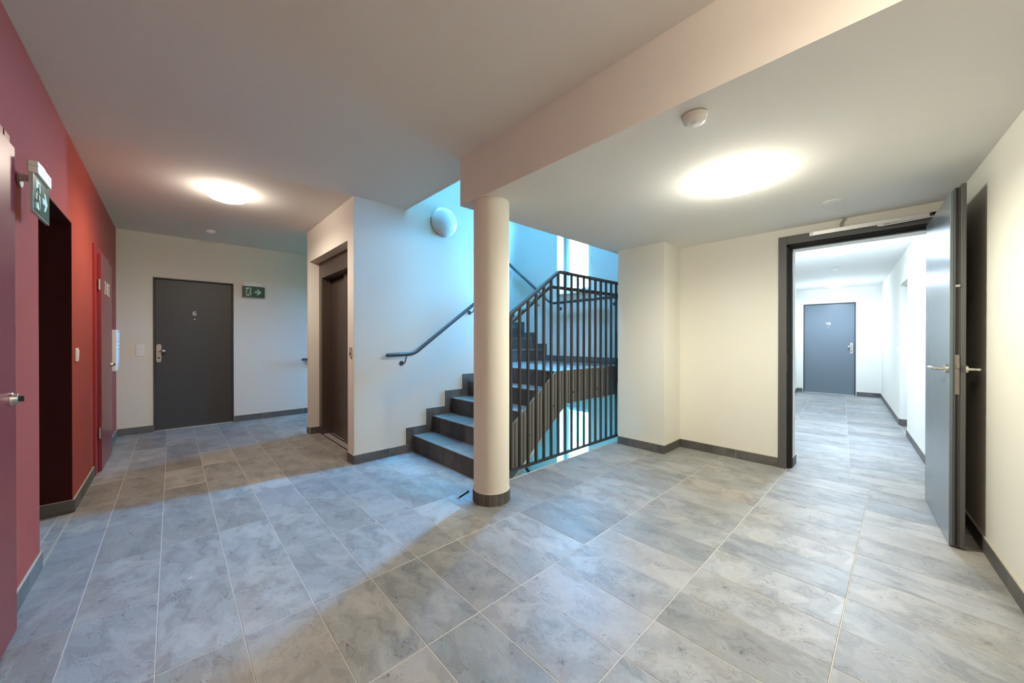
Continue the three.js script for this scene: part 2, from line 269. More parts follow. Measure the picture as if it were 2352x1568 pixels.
for (const [side, label, ...b] of [
  ['upper_left', 'unseen wall added to close the shaft to light above the edge of the high ceiling', 1.69, 1.89, SLAB, 7.7, ZS, -2.43],  // this wall and the next are added to close the shaft to light
  ['upper_front', 'unseen wall added to close the shaft to light above the edge of the dropped ceiling', 1.69, 4.72, SLAB, 7.7, -2.43, -2.22],
  ['upper_passage', 'plain stairwell wall above the passage behind the lift', 2.9, 3.1, SLAB, 7.7, -7.16, -5.47],
  ['lower_front', 'plain stairwell wall under the edge of the tiled floor', 1.7, 4.72, -3.2, -0.24, EDGE, -2.2],
  ['lower_left', 'plain stairwell wall under the first step', 1.69, 1.885, -3.2, -0.24, ZS, EDGE],
  ['lower_passage', 'plain stairwell wall under the passage behind the lift', 2.9, 3.1, -3.2, -0.24, -7.16, -5.3],
]) single('wall_' + side, bx(...b), M.shaftLightened, label, 'wall', 'structure');
single('floor_lower', bx(1.72, 4.72, -3.2, LOW, -7.16, EDGE), M.concrete, 'plain floor of the storey below at the foot of the stairwell', 'floor', 'structure');

// ---------------------------------------------------------------- skirting: single tiles along each wall foot
function skirting(side, label, runs, turn = 0, joint = M.trim) {
  const o = thing('baseboard_' + side, label, 'baseboard', [0, 0, 0], turn, null, 'structure');
  for (const { a, b, out, from = 0, h = 0.09, y = 0 } of runs) { // along the wall from a to b, out = direction into the room
    const len = Math.hypot(b[0] - a[0], b[1] - a[1]), d = [(b[0] - a[0]) / len, (b[1] - a[1]) / len], T = 0.011;
    const ang = Math.atan2(-d[1], d[0]), side_ = out[0] * d[1] - out[1] * d[0] > 0 ? -1 : 1;
    for (let s = -from; s < len; s += 0.573) {
      const s0 = Math.max(0, s) + 0.0015, s1 = Math.min(len, s + 0.573) - 0.0015; if (s1 - s0 < 0.01) continue;
      const g = rb(s0, s1, y + 0.002, y + h, side_ > 0 ? 0.0005 : -T, side_ > 0 ? T : -0.0005, 0.0015, 1), m = part('skirting_tile', offsetUV(g), pick(SKIRT_TILES), o);
      m.position.set(a[0], 0, a[1]); m.rotation.y = ang;
    }
    const g = bx(0, len, y + h, y + h + 0.004, side_ > 0 ? 0 : -T * 0.8, side_ > 0 ? T * 0.8 : 0).rotateY(ang).translate(a[0], 0, a[1]);
    part('top_joint', g, joint, o);
    part('joint_backing', bx(0.002, len - 0.002, y + 0.001, y + h, side_ > 0 ? 0.0006 : -0.009, side_ > 0 ? 0.009 : -0.0006).rotateY(ang).translate(a[0], 0, a[1]), M.grout, o);
  }
  return o;
}
function offsetUV(g) { const u = rand() * TEX_W, v = rand() * TEX_H, a = g.attributes.uv; for (let i = 0; i < a.count; i++) a.setXY(i, a.getX(i) + u, a.getY(i) + v); return g; }
skirting('left', 'dark tile skirting along the foot of the red wall', [
  { a: [-0.53, -6.95], b: [-0.53, -6.14], out: [1, 0] }, { a: [-0.53, -5.30], b: [-0.53, -4.11], out: [1, 0], from: 0.2 }, { a: [-0.53, -3.207], b: [-0.53, -2.3], out: [1, 0], from: 0.1 }, { a: [-0.52, -4.11], b: [-1.2, -4.11], out: [0, 1] }, { a: [-0.52, -3.207], b: [-1.2, -3.207], out: [0, -1] }]);
skirting('far', 'dark tile skirting along the far wall on both sides of the grey door', [{ a: [-0.52, ZF], b: [-0.19, ZF], out: [0, 1] }, { a: [0.69, ZF], b: [3.1, ZF], out: [0, 1], from: 0.2 }]);
skirting('lift', 'dark tile skirting round the corner of the lift wall', [
  { a: [XE, -5.47], b: [XE, -5.36], out: [-1, 0] }, { a: [XE, -5.355], b: [1.447, -5.35], out: [0, 1] }, { a: [XE, -3.93], b: [XE, ZS + 0.011], out: [-1, 0] }, { a: [XE, -3.93], b: [1.447, -3.93], out: [0, -1] }, { a: [XE - 0.011, -5.47], b: [3.1, -5.47], out: [0, -1] }]);
skirting('stair', 'dark tile skirting from the lift corner to the first step', [{ a: [XE, ZS], b: [1.98, ZS], out: [0, 1], from: 0.2 }]);
skirting('pillar', 'dark tile skirting round the wall pier', [{ a: [3.95, -2.345], b: [3.95, -1.769], out: [-1, 0], from: 0.4 }, { a: [3.94, -1.78], b: [XD, -1.78], out: [0, 1], from: 0.1 }]);
skirting('door', 'dark tile skirting between the wall pier and the door frame', [{ a: [XD, -1.769], b: [XD, -0.828], out: [-1, 0] }, { a: [4.46, -0.735], b: [4.63, -0.735], out: [0, 1] }]);
skirting('right', 'dark tile skirting along the long right wall', [{ a: [-0.4, WR], b: [6.96, WR], out: [0, -1] }, { a: [7.81, WR], b: [UE, WR], out: [0, -1] }, { a: [7.8, WR - 0.01], b: [7.8, 1.2], out: [-1, 0] }], TURN);
skirting('corridor', 'grey tile skirting along the left and end walls of the corridor', [{ a: [4.7, WL], b: [UE, WL], out: [0, 1] }, { a: [UE, WL], b: [UE, -0.71], out: [-1, 0] }, { a: [UE, 0.235], b: [UE, WR], out: [-1, 0] }], TURN);

// ---------------------------------------------------------------- column
{
  const c = thing('column', 'round cream column under the end of the dropped ceiling', 'column', [1.84, 0, -2.205]);
  part('shaft', lathe([[0.1445, 0.085], [0.1445, 0.091], [0.14, 0.1], [0.14, HR - 0.006], [0.136, HR - 0.004], [0.136, HR]], 64), M.cream, c);
  part('joint_core', lathe([[0.146, 0], [0.146, 0.088], [0.14, 0.0905]], 64), M.grout, c);
  const N = 18, T = 0.147;
  for (let k = 0; k < N; k++) {
    const a0 = (k / N) * Math.PI * 2 + 0.018 + 0.12, a1 = ((k + 1) / N) * Math.PI * 2 - 0.018 + 0.12, s = new THREE.Shape();
    s.absarc(0, 0, T, a0, a1, false); s.absarc(0, 0, 0.143, a1, a0, true);
    const g = new THREE.ExtrudeGeometry(s, { depth: 0.087, bevelEnabled: true, bevelSize: 0.0008, bevelThickness: 0.0008, bevelSegments: 1, curveSegments: 4 }).rotateX(-Math.PI / 2).translate(0, 0.002, 0);
    part('base_tile', offsetUV(metres(g)), pick(SKIRT_TILES), c);
  }
}

// ---------------------------------------------------------------- staircase
const RISE = 0.184, RUN = 0.2525, X0 = 1.98, XL = X0 + RUN * 4, ZI = -2.52, ZL = -3.97, LAND = RISE * 5;
const stairs = thing('staircase', 'dark tiled stairs rising beside the handrail wall to the half landing', 'staircase');
{
  const tile = (name, g, mats, parent) => part(name, offsetUV(g), pick(mats), parent);
  const split = (a, b, first, w) => { const out = []; let s = a; let e = a + first; while (s < b - 0.004) { out.push([s + 0.0018, Math.min(e, b) - 0.0018]); s = e; e += w; } return out; };
  // solid flight with sloping soffit, landing slab and second flight
  const prof = [[X0 + 0.003, -0.24]]; for (let k = 0; k < 5; k++) { prof.push([X0 + 0.003 + RUN * k, k ? RISE * k - 0.003 : -0.003]); prof.push([X0 + 0.003 + RUN * k, RISE * (k + 1) - 0.003]); }
  prof.push([XW - 0.003, LAND - 0.003], [XW - 0.003, LAND - 0.22], [XL + 0.25, LAND - 0.22], [2.30, -0.24]);
  part('flight_slab', extrude(prof, ZI - ZS - 0.001).translate(0, 0, ZS + 0.001), M.bed, stairs);
  const prof2 = [[-ZS, LAND - 0.22], [-ZS, LAND - 0.003]]; for (let j = 0; j < 11; j++) { prof2.push([-ZL - 0 + RUN * j + 0.003, LAND + RISE * j - 0.003]); prof2.push([-ZL + RUN * j + 0.003, LAND + RISE * (j + 1) - 0.003]); }
  prof2.push([-ZL + RUN * 10 + 0.003, LAND + RISE * 11 - 0.25], [-ZL + 0.2, LAND - 0.22]);
  part('upper_flight_slab', extrude(prof2, XW - 3.1 - 0.002).rotateY(Math.PI / 2).translate(3.101, 0, 0), M.cream, stairs);
  for (let k = 0; k < 5; k++) {
    const step = new THREE.Group(); step.name = 'step'; stairs.add(step);
    const x = X0 + RUN * k, y0 = RISE * k, y1 = RISE * (k + 1);
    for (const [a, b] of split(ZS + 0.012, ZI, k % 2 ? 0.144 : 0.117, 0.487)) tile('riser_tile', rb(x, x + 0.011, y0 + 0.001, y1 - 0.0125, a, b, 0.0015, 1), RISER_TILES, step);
    const deep = k < 4 ? RUN + 0.011 : XW - x - 0.012;
    if (k < 4) for (const [a, b] of split(ZS + 0.012, ZI, k % 2 ? 0.144 : 0.117, 0.487)) tile('tread_tile', rb(x - 0.006, x + deep - 0.013, y1 - 0.011, y1, a, b, 0.003, 2), STAIR_TILES, step);
    else for (const [p, q] of split(x - 0.006, x + deep, 0.30, 0.2705)) for (const [a, b] of split(ZS + 0.012, ZI, 0.117, 0.487)) tile('landing_tile', rb(p, q, y1 - 0.011, y1, a, b, 0.002, 1), STAIR_TILES, step);
    // stepped skirting on the handrail wall
    tile('skirting_tile', rb(x - 0.082, x - 0.001, k ? y0 + 0.001 : 0.091, y1 + 0.09, ZS + 0.0005, ZS + 0.011, 0.0015, 1), SKIRT_TILES, step);
    if (k < 4) tile('skirting_tile', rb(x + 0.001, x + RUN - 0.084, y1 + 0.001, y1 + 0.09, ZS + 0.0005, ZS + 0.011, 0.0015, 1), SKIRT_TILES, step);
  }
  for (let j = 0; j < 11; j++) {
    const step = new THREE.Group(); step.name = 'step'; stairs.add(step);
    const z = ZL - RUN * j, y0 = LAND + RISE * j, y1 = y0 + RISE;
    for (const [a, b] of split(3.112, XW - 0.012, 0.3, 0.487)) {
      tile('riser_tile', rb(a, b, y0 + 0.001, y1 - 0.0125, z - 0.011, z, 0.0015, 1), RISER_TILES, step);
      if (j < 10) tile('tread_tile', rb(a, b, y1 - 0.011, y1, z - RUN + 0.002, z + 0.006, 0.003, 2), STAIR_TILES, step);
    }
    tile('skirting_tile', rb(XW - 0.011, XW - 0.0005, y0 + 0.001, y1 + 0.09, z + 0.001, z + 0.082, 0.0015, 1), SKIRT_TILES, step);
    if (j < 10) tile('skirting_tile', rb(XW - 0.011, XW - 0.0005, y1 + 0.001, y1 + 0.09, z - RUN + 0.084, z - 0.001, 0.0015, 1), SKIRT_TILES, step);
  }
  const land = new THREE.Group(); land.name = 'landing'; stairs.add(land);
  for (const [a, b] of split(3.112, XW - 0.012, 0.3, 0.487)) tile('landing_tile', rb(a, b, LAND - 0.011, LAND, ZL + 0.002, ZS + 0.01, 0.002, 1), STAIR_TILES, land);
  for (const [a, b] of split(ZL + 0.084, ZI, 0.35, 0.573)) tile('skirting_tile', rb(XW - 0.011, XW - 0.0005, LAND + 0.001, LAND + 0.09, a, b, 0.0015, 1), SKIRT_TILES, land);
  part('side_plate', extrude([[2.0, -0.15], [2.0, 0.2], [XL, LAND], [4.19, LAND], [4.19, 0.56], [3.17, 0.56], [2.30, -0.09], [2.2, -0.15]], 0.012, 0.001).translate(0, 0, ZI + 0.003), M.cheek, stairs);
  for (const [x, y] of [[2.571, 0.315], [2.94, 0.557], [3.275, 0.671], [3.744, 0.668]]) part('bolt', new THREE.CylinderGeometry(0.008, 0.008, 0.012, 6).rotateX(Math.PI / 2), M.black, stairs, [x, y, ZI + 0.022]);
}
const stairsLow = stairs.clone(); stairsLow.name = numbered('staircase'); stairsLow.position.y = LOW; scene.add(stairsLow);
stairsLow.userData = { label: 'lower flight of stairs glimpsed below the balustrade, coming up from the storey beneath', category: 'staircase' };

// ---------------------------------------------------------------- balustrade
{
  const b = thing('balustrade', 'dark metal balustrade of upright bars with sloping top rail beside the stairs', 'balustrade', [0, 0, -2.45]);
  const topY = (x) => (x < 2.958 ? 1.965 - (2.958 - x) * 0.69 : 1.965);
  const barShape = (y0, y1) => rb(-0.0115, 0.0115, y0, y1, -0.0115, 0.0115, 0.002, 1);
  for (let i = -1; i < 18; i++) { const x = 2.275 + 0.1127 * i; if (i === 17) continue; part('bar', barShape(0.055, topY(x) - 0.012), M.bar, b, [x, 0, 0]); }
  part('end_post', rb(-0.025, 0.025, -0.1, 1.965 - 0.012, -0.0125, 0.03, 0.002, 1), M.bar, b, [4.215, 0, 0]);
  const flat = [[2.06, topY(2.06)], [2.958, 1.965], [4.24, 1.965]], t = 0.011;
  const strip = [...flat.map(([x, y]) => [x, y + t]), ...flat.slice().reverse().map(([x, y]) => [x, y - t])];
  part('top_rail', extrude(strip, 0.046, 0.002).translate(0, 0, -0.023), M.bar, b);
  part('bottom_rail', rb(2.06, 4.30, 0.04, 0.06, -0.018, 0.018, 0.002, 1), M.bar, b);
  part('inner_handrail', pipe([V(2.12, 1.255, -0.075), V(2.905, 1.815, -0.075), V(4.24, 1.835, -0.075)], 0.02, 0.07), M.bar, b);
  for (const x of [2.33, 2.66, 3.2, 3.75, 4.15]) { const y = x < 2.9 ? 1.255 + (x - 2.12) * 0.713 : 1.82; part('rail_bracket', rodGeo(V(x, y - 0.012, -0.07), V(x, y - 0.05, -0.0), 0.006, 8), M.bar, b); }
}

// ---------------------------------------------------------------- handrails on the walls
function wallRail(label, points, brackets, out, r = 0.021) {
  const o = thing('handrail', label, 'handrail');
  part('rail', pipe(points.map((p) => V(...p)), r, 0.07), M.rail, o);
  for (const [p, q] of brackets) { // rosette at p on the wall, rod out and up to q under the rail
    const P = V(...p), Q = V(...q), O = V(...out), k = part('bracket', [rodGeo(P.clone().addScaledVector(O, 0.004), P.clone().addScaledVector(O, 0.05), 0.006, 8), pipe([P.clone().addScaledVector(O, 0.03), V(P.x + out[0] * 0.075, P.y, P.z + out[2] * 0.075), V(Q.x, Q.y - r * 0.6, Q.z)], 0.0065, 0.02, 8)], M.rail, o);
    part('rosette', rodGeo(P.clone(), P.clone().addScaledVector(O, 0.007), 0.026, 24), M.rail, k);
  }
}
wallRail('dark round handrail with a level lower end on the cream stair wall', [[1.655, 1.093, -3.68], [1.955, 1.10, -3.68], [3.06, 1.905, -3.68]], [[[1.844, 0.996, ZS], [1.87, 1.10, -3.68]], [[2.766, 1.599, ZS], [2.80, 1.718, -3.68]]], [0, 0, 1]);
wallRail('dark round handrail on the window wall, level at the landing then rising to the left', [[4.33, 1.83, -2.55], [4.33, 1.825, -3.735], [4.33, 3.97, -6.48]], [[[XW, 1.742, -2.661], [4.33, 1.825, -2.70]], [[XW, 1.736, -3.601], [4.33, 1.825, -3.56]]], [-1, 0, 0]);
wallRail('dark handrail on the window wall of the lower stairs, glimpsed under the side plate', [[4.33, -1.33, -2.55], [4.33, -1.33, -3.735], [4.33, 0.80, -6.48]], [[[XW, -1.43, -3.6], [4.33, -1.33, -3.56]]], [-1, 0, 0]);
wallRail('end of a dark handrail on the far wall behind the lift corner', [[1.612, 0.925, ZF + 0.07], [3.3, 0.925, ZF + 0.07]], [[[1.72, 0.83, ZF], [1.74, 0.925, ZF + 0.07]]], [0, 0, 1]);

// ---------------------------------------------------------------- stairwell windows and what lies outside
function makeWindow(n, y, label, z0 = WZ0, z1 = WZ1, y0 = WY0, y1 = WY1, sr = 0.14) {
  const o = thing('window_' + n, label, 'window', [0, y, 0], 0, null, 'structure');
  const xf = 4.60, f = 0.05;
  part('window_frame', [rb(xf, xf + 0.07, y0, y1, z0, z0 + f), rb(xf, xf + 0.07, y0, y1, z1 - f, z1), rb(xf, xf + 0.07, y0, y0 + f, z0 + f, z1 - f), rb(xf, xf + 0.07, y1 - f, y1, z0 + f, z1 - f)], M.frameWhite, o);
  const a0 = z0 + f - 0.004, a1 = z1 - f + 0.004, s = 0.045;
  part('sash', [rb(xf - 0.02, xf + 0.05, y0 + f - 0.004, y1 - f, a0, a0 + s), rb(xf - 0.02, xf + 0.05, y0 + f - 0.004, y1 - f, a1 - sr, a1), rb(xf - 0.02, xf + 0.05, y0 + f - 0.004, y0 + f + s, a0 + s, a1 - sr), rb(xf - 0.02, xf + 0.05, y1 - f - s, y1 - f + 0.004, a0 + s, a1 - sr)], M.frameWhite, o);
  part('pane', bx(xf + 0.02, xf + 0.024, y0 + f + s, y1 - f - s, a0 + s, a1 - sr), M.glass, o);
  part('sill', rb(XW - 0.03, xf, y0 - 0.012, y0 + 0.012, z0 + 0.002, z1 - 0.002), M.frameWhite, o);
  const hd = part('window_handle', rb(xf - 0.045, xf - 0.035, y0 + 0.42, y0 + 0.55, a1 - 0.09, a1 - 0.068), M.alu, o);
  part('handle_base', rb(xf - 0.04, xf - 0.018, y0 + 0.5, y0 + 0.56, a1 - 0.093, a1 - 0.065), M.alu, hd);
}
makeWindow(1, 0, 'tall white framed window above the stair landing, overexposed with daylight');
{
  const o = thing('window_5', 'unseen rooflight added at the top of the stairwell to brighten it', 'window', [0, 7.8, 0], 0, null, 'structure');  // unseen rooflight, added to put more daylight on the window wall
  part('window_frame', [rb(2.12, 2.24, 0, 0.12, -3.73, -2.77), rb(3.01, 3.13, 0, 0.12, -3.73, -2.77), rb(2.24, 3.01, 0, 0.12, -3.73, -3.61), rb(2.24, 3.01, 0, 0.12, -2.89, -2.77)], M.frameWhite, o);
  part('pane', bx(2.2, 3.05, 0.121, 0.125, -3.65, -2.85), M.glass, o);
}
makeWindow(2, LOW, 'lower white framed stairwell window seen through the bars of the balustrade', WZ0, WZ1, 0.99);
makeWindow(3, SLAB, 'next tall white framed window one storey higher up in the stairwell');
makeWindow(4, 0, 'slim window at the far end of the passage behind the lift', PZ0, PZ1, PY0, PY1, 0.06);
single('lawn', bx(4.8, 60, -3.0, -2.2, -60, 1), M.lawn, 'green lawn outside the lower window', 'lawn').userData.kind = 'structure';
single('terrace', bx(4.75, 9.8, -2.22, -2.1, -16, -2.2), M.paving, 'pale paved terrace outside the lower window', 'terrace').userData.kind = 'structure';
{
  const h = thing('neighbour_building', 'pale neighbouring building outside the stairwell windows', 'building');
  part('wall', [bx(16.5, 24, -3.3, 4.2, -14.5, -9.5), bx(13.6, 16.5, -3.3, -0.5, -24, -9.9)], M.facade, h);
  part('coping', rb(13.5, 16.6, -0.5, -0.36, -24, -9.8), M.paving, h);
  const w = part('door_frame', [bx(13.54, 13.6, -3.2, -0.85, -10.62, -10.5), bx(13.54, 13.6, -3.2, -0.85, -10.04, -9.95), bx(13.54, 13.6, -0.95, -0.85, -10.5, -10.04)], M.teal, h);
  part('pane', bx(13.56, 13.58, -3.2, -0.95, -10.5, -10.04), M.teal, w);
}

// ---------------------------------------------------------------- doors
function lockSet(parent, at, dir, knobOnly) { // long plate with a knob: dir = outward normal sign along local +z
  const p = part('lock_plate', extrude([...arc(0, 0.1, 0.025, 0, Math.PI), ...arc(0, -0.1, 0.025, Math.PI, 2 * Math.PI)], 0.006, 0.0015), M.steel, parent, at);
  const s = knobOnly ? -1 : 1;
  part('door_knob', [new THREE.SphereGeometry(0.026, 20, 14).scale(1, 1, 0.8).translate(s * 0.044, 0.03, 0.055), rodGeo(V(0, 0.03, 0), V(s * 0.004, 0.03, 0.03), 0.011), rodGeo(V(s * 0.002, 0.03, 0.028), V(s * 0.042, 0.03, 0.05), 0.009)], M.steel, p);
  part('keyhole', new THREE.CylinderGeometry(0.011, 0.011, 0.006, 20).rotateX(Math.PI / 2).translate(0, -0.065, 0.008), M.black, p);
  return p;
}
function arc(cx, cy, r, a0, a1, n = 12) { return Array.from({ length: n + 1 }, (_, i) => [cx + r * Math.cos(a0 + ((a1 - a0) * i) / n), cy + r * Math.sin(a0 + ((a1 - a0) * i) / n)]); }
// the two red doors on the left wall; local +x out of the wall
function redDoor(n, z0, z1, label, more) {
  const d = thing('door_' + n, label, 'door', [-0.53, 0, 0], 0, null, 'structure');
  part('door_frame', [rb(0, 0.016, 0, 2.14, z0 - 0.07, z0 + 0.02, 0.002, 1), rb(0, 0.016, 0, 2.14, z1 - 0.02, z1 + 0.12, 0.002, 1), rb(0, 0.016, 2.05, 2.14, z0, z1, 0.002, 1)], M.redFrame, d);
  part('gasket', [bx(0.001, 0.018, 0, 2.06, z1 - 0.03, z1 + 0.004)], M.redFrame, d);
  const leaf = part('leaf', rb(0.018, 0.042, 0.012, 2.07, z0, z1, 0.0025, 2), M.redDoor, d);
  more(d, leaf);
}
const knobCyl = (parent, y, z, x) => { const k = part('door_knob', lathe([[0, 0.021], [0.019, 0.021], [0.022, 0.019], [0.022, 0.008], [0.027, 0.006], [0.027, 0]], 32).rotateZ(-Math.PI / 2), M.steel, parent, [x, y, z]); part('key_slot', rb(0.0205, 0.034, -0.011, 0.011, -0.003, 0.003, 0.001, 1), M.black, k); };
redDoor(1, -2.585, -1.68, 'glossy red door at the left edge of the picture with round steel knob', (d, leaf) => { knobCyl(leaf, 1.005, -2.515, 0.042); });
redDoor(2, -6.01, -5.17, 'narrow looking red door marked two slash nought five two near the far corner', (d, leaf) => {
  knobCyl(leaf, 0.985, -5.86, 0.042);
  part('door_number', textGeo('2 / 052', 0.128).scale(0.72, 1, 1), M.letter, leaf).position.set(0.0425, 1.775, -5.60); leaf.children[leaf.children.length - 1].rotation.y = Math.PI / 2;
  for (const y of [0.375, 1.775]) part('hinge', new THREE.CylinderGeometry(0.009, 0.009, 0.10, 12), M.steel, d, [0.03, y, -5.158]);
});
// dark grey flat door 6 in the far wall, and door 10 at the corridor's end; local +z out of the wall, x across
function flatDoor(n, label, at, turn, w, h, mat, frameMat, number, mirror) {
  const d = thing('door_' + n, label, 'door', at, turn, null, 'structure');
  part('door_frame', [rb(0, 0.014, 0, h, -0.068, 0.004, 0.002, 1), rb(w - 0.014, w, 0, h, -0.068, 0.004, 0.002, 1), rb(0, w, h - 0.014, h, -0.068, 0.004, 0.002, 1), bx(0.014, 0.035, 0, h - 0.014, -0.066, -0.058), bx(w - 0.035, w - 0.014, 0, h - 0.014, -0.066, -0.058), bx(0.014, w - 0.014, h - 0.05, h - 0.014, -0.066, -0.058)], frameMat, d);
  const leaf = part('leaf', rb(0.018, w - 0.018, 0.012, h - 0.02, -0.064, -0.04, 0.002, 2), mat, d);
  lockSet(leaf, [mirror ? w - 0.07 : 0.055, 1.07, -0.04], 1, mirror);
  part('door_number', textGeo(number, 0.062, fontBold), M.letter, leaf, [w / 2 - 0.01, 1.637, -0.0395]);
  part('spyhole', [new THREE.TorusGeometry(0.0075, 0.002, 8, 20).translate(w / 2 - 0.008, 1.552, -0.038), new THREE.CylinderGeometry(0.006, 0.006, 0.004, 16).rotateX(Math.PI / 2).translate(w / 2 - 0.008, 1.552, -0.039)], M.steel, leaf);
  part('threshold', rb(0.0, w, 0.001, 0.008, -0.06, 0.004, 0.002, 1), M.alu, d);
}
flatDoor(3, 'dark grey apartment door numbered 6 in the far wall', [-0.188, 0, ZF], 0, 0.876, 2.112, M.darkDoor, M.greyFrame, '6', false);
{ const [x, z] = toWorld(UE, -0.70); flatDoor(4, 'blue grey door numbered 10 at the end of the bright corridor', [x, 0, z], TURN - Math.PI / 2, 0.922, 2.108, M.greyDoor, M.greyFrame, '10', true); }
{ // lift
  const d = thing('door_5', 'bronze brown metal lift door in its recess', 'lift door', [0, 0, 0], 0, null, 'structure');
  part('door_frame', [rb(1.447, 1.53, 0, 2.285, -5.349, -5.23, 0.002, 1), rb(1.447, 1.53, 0, 2.285, -4.03, -3.931, 0.002, 1), rb(1.449, 1.53, 2.07, 2.284, -5.23, -4.03, 0.002, 1)], M.bronze, d);
  const a = part('sliding_panel', rb(1.535, 1.56, 0.012, 2.055, -4.66, -4.032, 0.003, 2), M.bronze, d); part('sliding_panel', rb(1.575, 1.6, 0.012, 2.04, -5.228, -4.64, 0.003, 2), M.bronze, d);
  part('inner_jamb', rb(1.531, 1.62, 0, 2.07, -5.245, -5.225, 0.002, 1), M.bronze, d);
  part('track', bx(1.53, 1.65, 2.055, 2.12, -5.3, -4.03), M.black, d);
  const sill = part('sill', [bx(1.46, 1.535, 0.0, 0.007, -5.23, -4.03), bx(1.56, 1.575, 0, 0.007, -5.23, -4.03), bx(1.6, 1.62, 0, 0.007, -5.23, -4.03)], M.alu, d);
  part('back', bx(1.66, 1.7, 0, 2.285, -5.3, -3.95), M.black, d);
  part('sill_bed', bx(1.45, 1.66, -0.02, 0.002, -5.3, -3.95), M.black, sill);
}
{ // open corridor door: frame in the wall, leaf standing open along the right wall
  const d = thing('door_6', 'grey fire door standing open towards the hall with steel levers', 'door', [XD, 0, 0], 0, null, 'structure');
  const fr = part('door_frame', [rb(-0.016, 0.09, 0, 2.255, -0.827, -0.76, 0.003, 1), rb(-0.016, 0.09, 2.175, 2.255, -0.76, 0.20, 0.003, 1), rb(-0.016, 0.09, 0, 2.255, 0.165, 0.235, 0.003, 1)], M.greyFrame, d);
  part('gasket', [bx(0.015, 0.088, 0, 2.175, -0.76, -0.742), bx(0.045, 0.088, 0, 2.15, -0.742, -0.727), bx(0.015, 0.088, 2.155, 2.175, -0.76, 0.165), bx(0.045, 0.088, 2.138, 2.155, -0.742, 0.165), bx(0.045, 0.088, 0, 2.175, 0.135, 0.165)], M.gasket, fr);
  part('strike_plate', bx(0.002, 0.0155, 0.95, 1.12, -0.7599, -0.7585), M.steel, fr);
  // leaf in corridor axes: u along the wall, w across; the wide lip faces the wall
  const leaf = new THREE.Group(); leaf.name = 'leaf'; leaf.rotation.y = TURN; leaf.position.set(-XD, 0, 0); d.add(leaf);
  const u1 = 4.27, u0 = 3.405;
  part('door_panel', rb(u0 + 0.012, u1, 0.008, 2.143, 0.481, 0.497, 0.003, 2), M.greyDoor, leaf);
  part('leaf_core', [rb(u0 + 0.004, u1, 0.008, 2.165, 0.4965, 0.522, 0.002, 1)], M.greyFrame, leaf);
  part('leaf_lip', rb(u0, u1 + 0.01, 0.006, 2.182, 0.5215, 0.543, 0.003, 2), M.greyFrame, leaf);
  part('edge_seal', bx(u0 - 0.001, u0 + 0.006, 0.02, 2.16, 0.503, 0.512), M.gasket, leaf);
  part('lock_plate', [rb(u0 - 0.0025, u0 + 0.005, 0.925, 1.162, 0.5005, 0.5175, 0.001, 1), rb(u0 - 0.014, u0, 1.08, 1.112, 0.503, 0.517, 0.003, 1), bx(u0 - 0.0045, u0, 1.0, 1.028, 0.507, 0.5095)], std({ color: lin(0.30, 0.27, 0.25), metalness: 0.8, roughness: 0.5 }), leaf);
  part('security_pin', rb(u0 - 0.005, u0 + 0.004, 1.568, 1.582, 0.501, 0.519, 0.001, 1), M.steel, leaf);
  for (const [w, s] of [[0.481, -1], [0.543, 1]]) part('door_lever', [rodGeo(V(u0 + 0.055, 1.075, w), V(u0 + 0.055, 1.075, w + s * 0.014), 0.026, 28), rodGeo(V(u0 + 0.055, 1.075, w), V(u0 + 0.055, 1.075, w + s * 0.062), 0.0095), pipe([V(u0 + 0.055, 1.075, w + s * 0.04), V(u0 + 0.055, 1.075, w + s * 0.062), V(u0 + 0.185, 1.075, w + s * 0.062)], 0.0095, 0.015)], M.steel, leaf);
  for (const y of [0.25, 1.1, 1.95]) part('hinge', new THREE.CylinderGeometry(0.009, 0.009, 0.12, 14), M.greyFrame, leaf, [u1 + 0.019, y, 0.53]);
  part('hinge_seal', bx(u1 - 0.002, u1 + 0.006, 0.01, 2.14, 0.483, 0.495), M.gasket, leaf);
}
{ // slide rail door closer on the frame head
  const c = thing('door_closer', 'long silver door closer rail on the head of the open door frame', 'door closer', [XD - 0.017, 2.232, 0]);
  part('slide_rail', rb(-0.03, 0, -0.017, 0.019, -0.565, 0.15, 0.003, 2), M.alu, c);
  part('end_cap', rb(-0.032, 0, -0.018, 0.02, -0.585, -0.562, 0.004, 2), M.white, c);
  part('indicator', new THREE.CylinderGeometry(0.004, 0.004, 0.004, 12).rotateZ(Math.PI / 2), std({ color: lin(0.25, 0.5, 0.05), roughness: 0.4 }), c, [-0.032, 0.0, -0.555]);
  part('closer_arm', [rodGeo(V(-0.024, -0.026, -0.12), V(-0.04, -0.02, 0.20), 0.006, 8), rb(-0.034, -0.006, -0.03, -0.014, -0.14, -0.1, 0.003, 1)], M.alu, c);
  part('cable', pipe([V(-0.012, 0.018, -0.372), V(-0.012, 0.05, -0.374), V(-0.016, 0.075, -0.358), V(-0.018, 0.0985, -0.346)], 0.004, 0.015, 8), M.cable, c);
  part('cable', pipe([V(-0.012, 0.018, -0.358), V(-0.012, 0.055, -0.364), V(-0.014, 0.08, -0.345), V(-0.014, 0.0985, -0.334)], 0.0035, 0.015, 8), M.cable, c);
}

